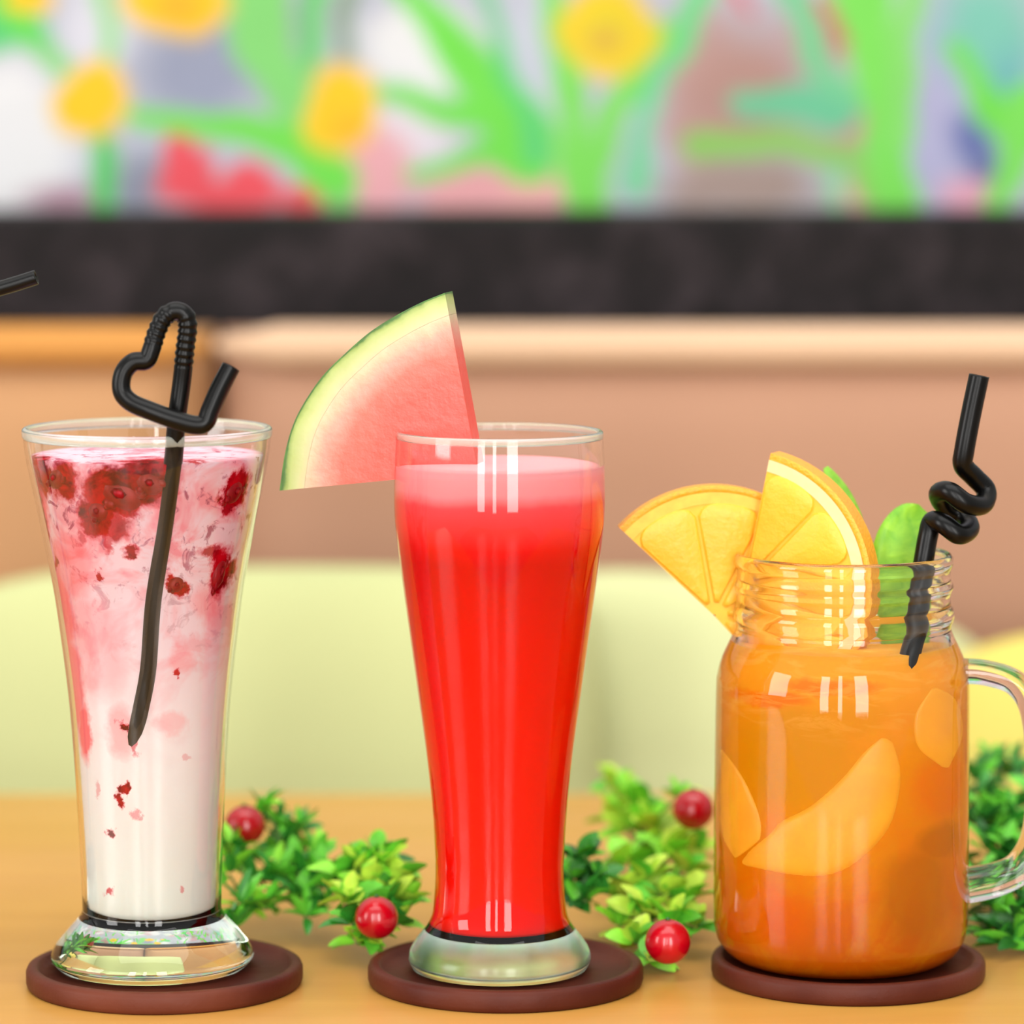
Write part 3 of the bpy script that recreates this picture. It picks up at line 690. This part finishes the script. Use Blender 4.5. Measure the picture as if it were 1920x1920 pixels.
# orange slices
rind_m = plain('orange_rind', 'f4a324', .4, .5, nscale=900, namt=.12, bmp=.5, sss=.15, sssr=.002)
pith_m = plain('orange_pith', 'e6ca94', .6, .3, nscale=300, namt=.06, sss=.2, sssr=.002)
memb_m = plain('orange_membrane', 'fab63a', .5, .3, nscale=300, namt=.06, sss=.2, sssr=.002)
seg_m = flesh_mat('orange_flesh', [(0, 'fcbc3a'), (.5, 'fdb024'), (1, 'fdba30')], nscale=260, sss=.35, rough=.4)
def orange_slice(label, center, R, th, a0, a1, yaw, pitch, nseg=5, pith=None):
    """half wheel in a local XZ plane facing -Y; angles in degrees"""
    root = empty('orange_slice', center, label, 'fruit slice', 'orange slices in the jar mug')
    
    Mx = Matrix.Translation(center) @ Matrix.Rotation(yaw, 4, 'Z') @ Matrix.Rotation(pitch, 4, 'X')
    def sector(name, r0, r1, b0, b1, y0, y1, mat, n=28, rnd=0):
        vs, fs, rad = [], [], []
        nr = 5
        for s, y in ((0, y0), (1, y1)):
            for j in range(nr+1):
                for i in range(n+1):
                    a = math.radians(b0 + (b1-b0)*i/n); r = r0+(r1-r0)*j/nr
                    yy = y
                    if rnd:
                        ed = min(j/nr, 1-j/nr, i/n*2, 2-2*i/n); yy = y + (1 if s == 0 else -1) * rnd * max(0, 1 - ed*3)
                    vs.append(Mx @ Vector((r*math.cos(a), yy, r*math.sin(a)))); rad.append(r/R)
        m = (n+1)*(nr+1)
        for s in (0, 1):
            for j in range(nr):
                for i in range(n):
                    a = s*m+j*(n+1)+i; fs.append((a, a+1, a+n+2, a+n+1))
        bd = list(range(n+1)) + [j*(n+1)+n for j in range(1, nr+1)] + [nr*(n+1)+i for i in range(n-1, -1, -1)] + [j*(n+1) for j in range(nr-1, 0, -1)]
        for i in range(len(bd)):
            a, b = bd[i], bd[(i+1) % len(bd)]; fs.append((a, b, b+m, a+m))
        o = mesh_obj(name, vs, fs, mat, root, smooth=True)
        o.data.set_sharp_from_angle(angle=math.radians(40)); attr(o, rad); return o
    sector('rind', R*.951, R, a0, a1, -th/2, th/2, rind_m, 48, rnd=.0004)
    sector('pith', R*.862, R*.95, a0, a1, -th/2 + .0001, th/2 - .0001, pith or pith_m, 48)
    sector('membrane', .0005, R*.861, a0, a1, -th/2 + .0005, th/2 - .0005, memb_m, 48)
    ns = nseg; g = (a1-a0)/ns
    for k in range(ns):
        # wedge of flesh: offset so that membranes show between
        b0, b1 = a0+g*k, a0+g*(k+1); vs = []
        mid = math.radians((b0+b1)/2); gap = .0009
        # outline of wedge in polar, rounded outer corners
        pts = []; n = 16; ro = R*.865
        half = math.radians(g/2)
        for i in range(n+1):
            t = -1 + 2*i/n; aa = half*t
            rr = ro * (1 - .10*abs(t)**6)
            # shift inward from the membranes
            x = rr*math.cos(aa); y = rr*math.sin(aa); y -= math.copysign(min(abs(y), gap/2*1.2), y) if i not in (0,) else math.copysign(gap/2*1.2, y)
            pts.append((x, y))
        pts = pts + [(.005, .0008), (.005, -.0008)]
        rot = lambda p: (p[0]*math.cos(mid)-p[1]*math.sin(mid), p[0]*math.sin(mid)+p[1]*math.cos(mid))
        pts2 = [rot(p) for p in pts]; cxm = sum(p[0] for p in pts2)/len(pts2); cym = sum(p[1] for p in pts2)/len(pts2)
        m = len(pts2); V = []; Rd = []
        for (sc, yy) in ((.93, -th/2 - .0005), (1.0, -th/2 - .0002), (1.0, th/2 + .0002), (.93, th/2 + .0005)):
            for p in pts2:
                q = (cxm+(p[0]-cxm)*sc, cym+(p[1]-cym)*sc); V.append(Mx @ Vector((q[0], yy, q[1]))); Rd.append(math.hypot(*q)/R)
        for yy in (-th/2 - .0006, th/2 + .0006):
            V.append(Mx @ Vector((cxm, yy, cym))); Rd.append(math.hypot(cxm, cym)/R)
        Fc = []
        for l in range(3):
            for i in range(m):
                i2 = (i+1) % m; Fc.append((l*m+i, l*m+i2, (l+1)*m+i2, (l+1)*m+i))
        for i in range(m):
            i2 = (i+1) % m; Fc.append((4*m, i2, i)); Fc.append((4*m+1, 3*m+i, 3*m+i2))
        o = mesh_obj('segment', V, Fc, seg_m, root); attr(o, Rd)
    return root
orange_slice('orange half slice hooked over the left rim of the jar mug', P(1337, 1152, ym + .006), .0478, .008, -47, 137, math.radians(4), 0, 5, plain('yellow_pith', 'ecbc50', .6, .3, nscale=300, namt=.08, sss=.2, sssr=.002))
orange_slice('orange half slice standing upright inside the jar mug', P(1402, 1092, ym + .004), .0492, .010, -84, 78, math.radians(-24), 0, 5)

# leaves tucked in the mug
def blade(path, wfun, mat, name, parent=None, label=None, cat=None, nw=6, cup=.15, nrm=Vector((0, -1, .2)), wave=0, group=None, loc=None):
    vs, fs = [], []; n = len(path)
    for i, p in enumerate(path):
        t = (path[min(i+1, n-1)] - path[max(i-1, 0)]).normalized(); s = t.cross(nrm).normalized(); up = s.cross(t)
        wd = wfun(i/(n-1))
        for k in range(nw+1):
            u = 2*k/nw-1
            vs.append(p + s*(u*wd) + up*(cup*wd*u*u + wave*math.sin(i*1.3)*abs(u)))
    m = nw+1
    for i in range(n-1):
        for k in range(nw):
            fs.append((i*m+k, i*m+k+1, (i+1)*m+k+1, (i+1)*m+k))
    o = mesh_obj(name, vs, fs, mat, parent, loc=loc)
    sd = o.modifiers.new('solid', 'SOLIDIFY'); sd.thickness = .0004
    if label: tag(o, label, cat, group)
    return o
mint, nt, b = new_mat('mint_leaf')
tcn = N(nt, 'TexCoord'); n_ = noise(nt, tcn.outputs['Object'], 160, 4, .6, .5)
nt.links.new(ramp(nt, n_, [(.3, H('62a814')), (.7, H('92cc2a'))]), b.inputs['Base Color']); b.inputs['Roughness'].default_value = .5
bump(nt, b, n_, .4, .001)
pth = crs([P(1700, 1225, ym + .010), P(1694, 1120, ym + .008), P(1690, 1040, ym + .008), P(1706, 985, ym + .010), P(1732, 955, ym + .013)], 5)
blade(pth, lambda t: .0110 * (math.sin(PI * min(1, .18 + t * .80)) ** .55), mint, 'mint_leaf', label='broad green mint leaf beside the coiled straw in the mug', cat='leaf', group='mint leaves in the jar mug', loc=pth[0])
pth = crs([P(1596, 1080, ym + .016), P(1600, 1010, ym + .017), P(1580, 940, ym + .018), P(1548, 876, ym + .019)], 6)
blade(pth, lambda t: .0050 * (math.sin(PI * min(1, .2 + t * .78)) ** .6), mint, 'mint_leaf', label='narrow green mint leaf edging the upright orange slice', cat='leaf', group='mint leaves in the jar mug', loc=pth[0])

# peach slices in the tea
peach_m = plain('peach_flesh', 'ffb322', .35, .4, nscale=120, namt=.05, sss=.2, sssr=.003)
def resample(pl, n):
    pl = crs([(a, b, 0) for a, b in pl], 6); L = [0]
    for i in range(1, len(pl)): L.append(L[-1] + (pl[i]-pl[i-1]).length)
    o = []
    for k in range(n+1):
        t = L[-1]*k/n; o.append((float(np.interp(t, L, [p.x for p in pl])), float(np.interp(t, L, [p.y for p in pl]))))
    return o
def wall_slice(name, c, outer, ov, inner_pl, outer_pl, thick, proud, mat, label, cat, group, n=28, nw=10):
    """a fruit piece lying along the inside of the round glass, its outline between two polylines measured in the photo"""
    A, B = resample(inner_pl, n), resample(outer_pl, n); zs = [a for a, b in outer]; rs = [b for a, b in outer]
    V, Fc = [], []
    for s_ in (0, 1):
        for i in range(n+1):
            for k in range(nw+1):
                u = k/nw; px = A[i][0]+(B[i][0]-A[i][0])*u; py = A[i][1]+(B[i][1]-A[i][1])*u
                w_ = math.sqrt(max(0, 1-(2*u-1)**2)) * math.sin(PI*min(1, max(0, i/n))) ** .35
                Y = c[1] - .03
                for _ in range(4):
                    p = P(px, py, Y); r_ = float(np.interp(p.z, zs, rs)) - ov
                    r_ += (proud * w_ - .0002) if s_ == 0 else (-thick * w_ - .0004)
                    dx = max(-.98*r_, min(.98*r_, p.x - c[0])); Y = c[1] - math.sqrt(r_*r_ - dx*dx)
                V.append((c[0]+dx, Y, p.z))
    m = (n+1)*(nw+1)
    for s_ in (0, 1):
        for i in range(n):
            for k in range(nw):
                a = s_*m+i*(nw+1)+k; Fc.append((a, a+1, a+nw+2, a+nw+1))
    w1 = nw+1
    bd = list(range(w1)) + [i*w1+nw for i in range(1, n+1)] + [n*w1+k for k in range(nw-1, -1, -1)] + [i*w1 for i in range(n-1, 0, -1)]
    for i in range(len(bd)):
        a, b = bd[i], bd[(i+1) % len(bd)]; Fc.append((a, b, b+m, a+m))
    o = mesh_obj(name, V, Fc, mat, loc=V[(n//2)*w1 + nw//2]); tag(o, label, cat, group); return o
GP = 'peach slices in the tea'
wall_slice('peach_slice', cM, outM, .0016, [(1391, 1618), (1409, 1592), (1446, 1559), (1464, 1537), (1519, 1508), (1577, 1457), (1617, 1410), (1655, 1378)],
           [(1391, 1621), (1482, 1641), (1555, 1643), (1610, 1617), (1665, 1559), (1686, 1493), (1688, 1439), (1672, 1386)], .012, .0014, peach_m, 'big curved peach slice in the middle of the jar mug', 'fruit slice', GP)
wall_slice('peach_slice', cM, outM, .0016, [(1357, 1400), (1400, 1460), (1430, 1530), (1432, 1575)], [(1355, 1402), (1350, 1480), (1353, 1560), (1380, 1618)], .008, .0008, peach_m,
           'slim peach slice at the left side of the jar mug', 'fruit slice', GP)
wall_slice('peach_slice', cM, outM, .0016, [(1745, 1290), (1712, 1340), (1716, 1400), (1765, 1440)], [(1750, 1288), (1790, 1310), (1806, 1370), (1775, 1442)], .010, .0010, peach_m,
           'peach slice high at the right side of the jar mug', 'fruit slice', GP)

# raspberries pressed against the milkshake glass
rasp = plain('raspberry', '8c0010', .4, .2, nscale=300, namt=.3, sss=.1)
def berry_chunk(px, row, rpx, label, sq=(1, .6, 1)):
    a = obj_pt(cA, CZ, px, row, outA, .0005); k = depth(row, cA[1]) / FPX; r = rpx * k
    ctr = Vector((cA[0] + a[0], cA[1] + a[1], CZ + a[2])); out_ = Vector((a[0], a[1], 0)).normalized(); ctr -= out_ * (r * sq[1] * .9)
    bm = bmesh.new(); bmesh.ops.create_icosphere(bm, subdivisions=2, radius=r*.8)
    rnd = random.Random(px)
    pts = [v.co.copy() for v in bm.verts]; bm.free(); V, Fc = [], []
    # drupelets: small spheres over the core, joined in one berry
    bm = bmesh.new(); bmesh.ops.create_icosphere(bm, subdivisions=2, radius=r*.82)
    for i in range(0, len(pts), 4):
        p = pts[i] * (.98 + rnd.random()*.12)
        bmesh.ops.create_icosphere(bm, subdivisions=1, radius=r*.27, matrix=Matrix.Translation(p))
    for v in bm.verts: v.co = Vector((v.co.x*sq[0], v.co.y*sq[1], v.co.z*sq[2]))
    me = bpy.data.meshes.new('raspberry'); bm.to_mesh(me); bm.free(); me.polygons.foreach_set('use_smooth', [True]*len(me.polygons))
    me.materials.append(rasp); o = bpy.data.objects.new('raspberry', me); COL.objects.link(o); o.location = ctr
    o.rotation_euler = (0, rnd.random(), math.atan2(out_.y, out_.x) + PI/2)
    tag(o, label, 'berry', 'crushed raspberries in the milkshake')
berry_chunk(222, 925, 48, 'large dark red raspberry left of the straw near the top of the milkshake', (1.25, .6, .85))
berry_chunk(280, 905, 32, 'dark red raspberry touching the straw near the top of the milkshake', (1.1, .6, .9))
berry_chunk(180, 958, 26, 'small raspberry just below the large one in the milkshake')
berry_chunk(100, 895, 32, 'raspberry at the top left edge of the milkshake', (.8, .6, 1.1))
berry_chunk(446, 920, 30, 'raspberry at the top right edge of the milkshake', (.9, .6, 1.2))
berry_chunk(417, 1072, 26, 'raspberry below the upper right one in the milkshake', (.8, .6, 1.6))
berry_chunk(332, 1096, 18, 'tiny raspberry right of the straw halfway down the milkshake', (1, .6, 1.1))

# ================================================================== SPRIGS OF LEAVES AND BERRIES
leaf_ms = [plain('leaf_bright', '8ede3c', .4, .4, nscale=200, namt=.2), plain('leaf_yellow', 'bfe24a', .4, .4, nscale=200, namt=.2),
           plain('leaf_mid', '62be34', .4, .4, nscale=200, namt=.2), plain('leaf_dark', '358a2c', .35, .5, nscale=200, namt=.2), plain('leaf_deep', '22601f', .35, .5, nscale=200, namt=.2)]
twig_m = plain('twig', '5a7a30', .6)
berry_m = plain('red_berry', 'b00014', .22, .4, nscale=120, namt=.15, coat=.4)
def leaf_mesh(L, W, mat, curl):
    n, nw = 6, 4; vs = []; fs = []
    for i in range(n+1):
        t = i/n; wd = W * math.sin(PI * min(1, .06 + t*.92)) ** .6 / 2
        for k in range(nw+1):
            u = 2*k/nw-1; vs.append((u*wd, t*L, curl*L*t*t*-.5 + .35*wd*abs(u)))
    for i in range(n):
        for k in range(nw):
            a = i*(nw+1)+k; fs.append((a, a+1, a+nw+2, a+nw+1))
    me = bpy.data.meshes.new('leaf'); me.from_pydata(vs, [], fs); me.update(); me.polygons.foreach_set('use_smooth', [True]*len(fs)); me.materials.append(mat); return me
round_meshes = [leaf_mesh(.0098, .0072, m, c) for m in leaf_ms for c in (.1, .6)]
long_meshes = [leaf_mesh(.0122, .0050, m, c) for m in leaf_ms for c in (.0, .7)]
def sprig(label, stem_pts, rosettes, seed, shape, palette, nleaf=11, grow=1.0):
    """rosettes: (px, row, Y, size)"""
    rnd = random.Random(seed); pts = [P(*s) for s in stem_pts]
    for p in pts: p.z = max(p.z, TZ + .002)
    root = empty('leafy_sprig', (pts[0].x, pts[0].y, TZ), label, 'greenery', 'green sprigs with red berries on the table')
    path = crs(pts, 6)
    for p in path: p.z = max(p.z, TZ + .0016)
    v, f = sweep(path, lambda t: .0011, 6, up=Vector((0, 0, 1))); mesh_obj('stem', v, f, twig_m, root)
    meshes = round_meshes if shape == 'round' else long_meshes
    for (px, row, Y, s) in rosettes:
        s *= grow
        c = P(px, row, Y); c.z = max(c.z, TZ + .004)
        near = min(path, key=lambda q: (q - c).length)
        if (near - c).length > .004:
            tw = crs([near, near.lerp(c, .5) + Vector((0, 0, .002)), c], 3); v, f = sweep(tw, lambda t: .0006, 5, up=Vector((.1, .2, 1))); mesh_obj('twig', v, f, twig_m, root)
        for k in range(nleaf):
            a = 2*PI*k/nleaf*2.4 + rnd.uniform(-.3, .3); el = rnd.uniform(-.25, 1.25)
            d = Vector((math.cos(a)*math.cos(el), math.sin(a)*math.cos(el), math.sin(el)))
            mi = rnd.choice(palette)*2 + rnd.randint(0, 1); me = meshes[mi]
            o = bpy.data.objects.new('leaf', me); COL.objects.link(o); o.parent = root
            pos = c + d*.0015*s
            L = .0095*s
            if (pos + d*L).z < TZ + .001: d.z = abs(d.z)*.3 + .05; d.normalize()
            o.location = pos - root.location
            q = d.to_track_quat('Y', 'Z') @ Matrix.Rotation(rnd.uniform(-.9, .9), 4, 'Y').to_quaternion()
            o.rotation_mode = 'QUATERNION'; o.rotation_quaternion = q; o.scale = (s*rnd.uniform(.85, 1.15),)*3
    return root
def red_berry(root, px, row, Y, r):
    c = P(px, row, Y); c.z = max(c.z, TZ + r + .0002)
    off = parent_world(root)
    vs, fs = [], []
    pr = [(c.z + r*math.cos(PI*i/18)*(1 if i < 9 else .97), r*math.sin(PI*i/18)) for i in range(19)]
    pr[0] = (c.z + r*.93, 0); pr[-1] = (pr[-1][0], 0)
    o = lathe('berry', pr, (c.x, c.y), berry_m, root, 28)
    # dark tip on the berry
    o2 = lathe('berry_tip', [(c.z + r*.9, 0), (c.z + r*.95, .0009), (c.z + r*1.08, .0007), (c.z + r*1.08, 0)], (c.x, c.y), leaf_ms[4], o, 10)
    o2.location = Vector((0, 0, 0)); o2.location = Vector((0, 0, 0))
    return o
yl = 1.42
s1 = sprig('long dark green sprig with one red berry beside the milkshake glass', [(405, 1725, 1.42), (480, 1690, 1.435), (560, 1650, 1.445), (640, 1640, 1.45)],
      [(430, 1640, 1.43, 1.0), (450, 1700, 1.42, 1.1), (480, 1650, 1.44, 1.0), (505, 1600, 1.46, 1.0), (545, 1590, 1.46, 1.1), (520, 1650, 1.44, 1.1), (560, 1640, 1.44, 1.1), (600, 1650, 1.44, 1.0), (490, 1540, 1.47, .8), (560, 1560, 1.47, .9), (445, 1600, 1.45, .9), (610, 1690, 1.43, .9), (495, 1515, 1.47, .7), (560, 1690, 1.43, 1.0), (500, 1705, 1.42, 1), (430, 1600, 1.44, .9), (530, 1545, 1.47, .9), (590, 1610, 1.45, .9), (575, 1720, 1.42, .8), (440, 1740, 1.41, .8)],
      1, 'long', [0, 2, 2, 3, 3, 2], 11)
red_berry(s1, 459, 1548, 1.455, .0080)
s2 = sprig('bright green sprig with one red berry left of the red drink', [(640, 1640, 1.45), (680, 1680, 1.42), (730, 1720, 1.40)],
      [(650, 1650, 1.42, 1.1), (680, 1640, 1.42, 1.1), (715, 1625, 1.42, 1.1), (740, 1660, 1.41, 1.0), (660, 1690, 1.40, 1.0), (735, 1700, 1.40, 1.0), (660, 1735, 1.385, .9), (690, 1665, 1.41, 1.0), (745, 1735, 1.39, .8), (690, 1755, 1.385, .8), (645, 1700, 1.40, 1.0), (760, 1690, 1.40, .8), (700, 1600, 1.43, .8), (670, 1770, 1.385, .8)],
      2, 'round', [0, 1, 0, 2, 3, 1], 11, 1.12)
red_berry(s2, 706, 1721, 1.375, .0081)
s3 = sprig('dark green sprig peeking out right behind the red drink', [(1040, 1700, 1.42), (1080, 1660, 1.43), (1130, 1670, 1.44)],
      [(1090, 1615, 1.43, 1.0), (1075, 1650, 1.42, 1.0), (1115, 1650, 1.42, 1.0), (1100, 1690, 1.41, .9), (1060, 1690, 1.42, .9)],
      3, 'round', [3, 3, 2, 4], 11)
s4 = sprig('yellow green sprig with two red berries left of the jar mug', [(1240, 1790, 1.38), (1215, 1700, 1.42), (1200, 1600, 1.50), (1165, 1540, 1.55)],
      [(1165, 1505, 1.56, 1.1), (1200, 1520, 1.55, 1.0), (1150, 1540, 1.54, 1.0), (1180, 1560, 1.53, 1.1), (1220, 1560, 1.52, 1.0), (1215, 1610, 1.48, 1.1), (1180, 1620, 1.47, 1.0), (1250, 1610, 1.47, 1.1), (1280, 1640, 1.46, 1.0), (1200, 1660, 1.44, 1.1),
       (1240, 1680, 1.43, 1.1), (1170, 1690, 1.43, 1.0), (1290, 1690, 1.43, 1.0), (1210, 1720, 1.41, 1.1), (1260, 1735, 1.40, 1.0), (1190, 1770, 1.39, .9), (1215, 1800, 1.375, .8), (1300, 1740, 1.40, .8), (1150, 1475, 1.58, .8), (1270, 1500, 1.52, .7), (1160, 1740, 1.41, .9), (1300, 1600, 1.48, .9)],
      4, 'round', [0, 1, 1, 0, 2, 1], 11, 1.2)
red_berry(s4, 1252, 1766, 1.36, .0084); red_berry(s4, 1300, 1518, 1.47, .0082)
s5 = sprig('dark green sprig seen through and below the handle of the jar mug', [(1760, 1740, 1.42), (1850, 1690, 1.44), (1900, 1620, 1.47), (1960, 1600, 1.5)],
      [(1830, 1470, 1.53, 1.0), (1875, 1450, 1.55, 1.1), (1850, 1510, 1.50, 1.1), (1895, 1500, 1.50, 1.0), (1835, 1550, 1.48, 1.1), (1880, 1550, 1.48, 1.2), (1910, 1560, 1.48, 1.2), (1850, 1600, 1.46, 1.2), (1895, 1610, 1.46, 1.2), (1930, 1640, 1.45, 1.2),
       (1840, 1650, 1.44, 1.2), (1890, 1670, 1.43, 1.2), (1925, 1700, 1.42, 1.2), (1850, 1700, 1.42, 1.1), (1890, 1730, 1.41, 1.1), (1925, 1750, 1.40, 1.1), (1960, 1500, 1.5, 1.2), (1970, 1680, 1.43, 1.2), (1855, 1425, 1.56, .8), (1900, 1440, 1.56, .9), (1860, 1745, 1.41, .9), (1905, 1765, 1.40, 1.2), (1930, 1725, 1.41, 1.2), (1880, 1620, 1.46, 1.2), (1840, 1500, 1.52, 1), (1880, 1770, 1.40, 1), (1910, 1640, 1.44, 1.2)],
      5, 'long', [2, 3, 4, 3, 4, 2], 11)

# ================================================================== neighbour straw at the left edge, standing in a glass outside the frame
cN = (P(-345, 1800, 1.36).x, 1.385)
outN = [(z, r) for z, r in outA]
dz = -CI; outN = [(z - CI, r) for z, r in outA]
rootN = empty('water_glass', (cN[0], cN[1], TZ), 'clear flared glass just beyond the left edge that holds the bent straw', 'drink glass')
glass_cup(rootN, cN, outN, .0021, zinA - CI, zftA - CI, M_glass, M_foot)
straw([Vector((cN[0] - .004, cN[1] - .004, zinA + .004)), Vector((cN[0] - .012, cN[1] - .012, zinA + .09)), P(-390, 800, cN[1] - .02), P(-400, 680, cN[1] - .022), P(-385, 625, cN[1] - .022), P(-330, 610, cN[1] - .022), P(-200, 586, cN[1] - .022), P(-60, 556, cN[1] - .022), P(10, 538, cN[1] - .022), P(68, 520, cN[1] - .022)],
      .0027, 'bendy_straw', 'grey-black straw tip poking in at the left edge of the frame')
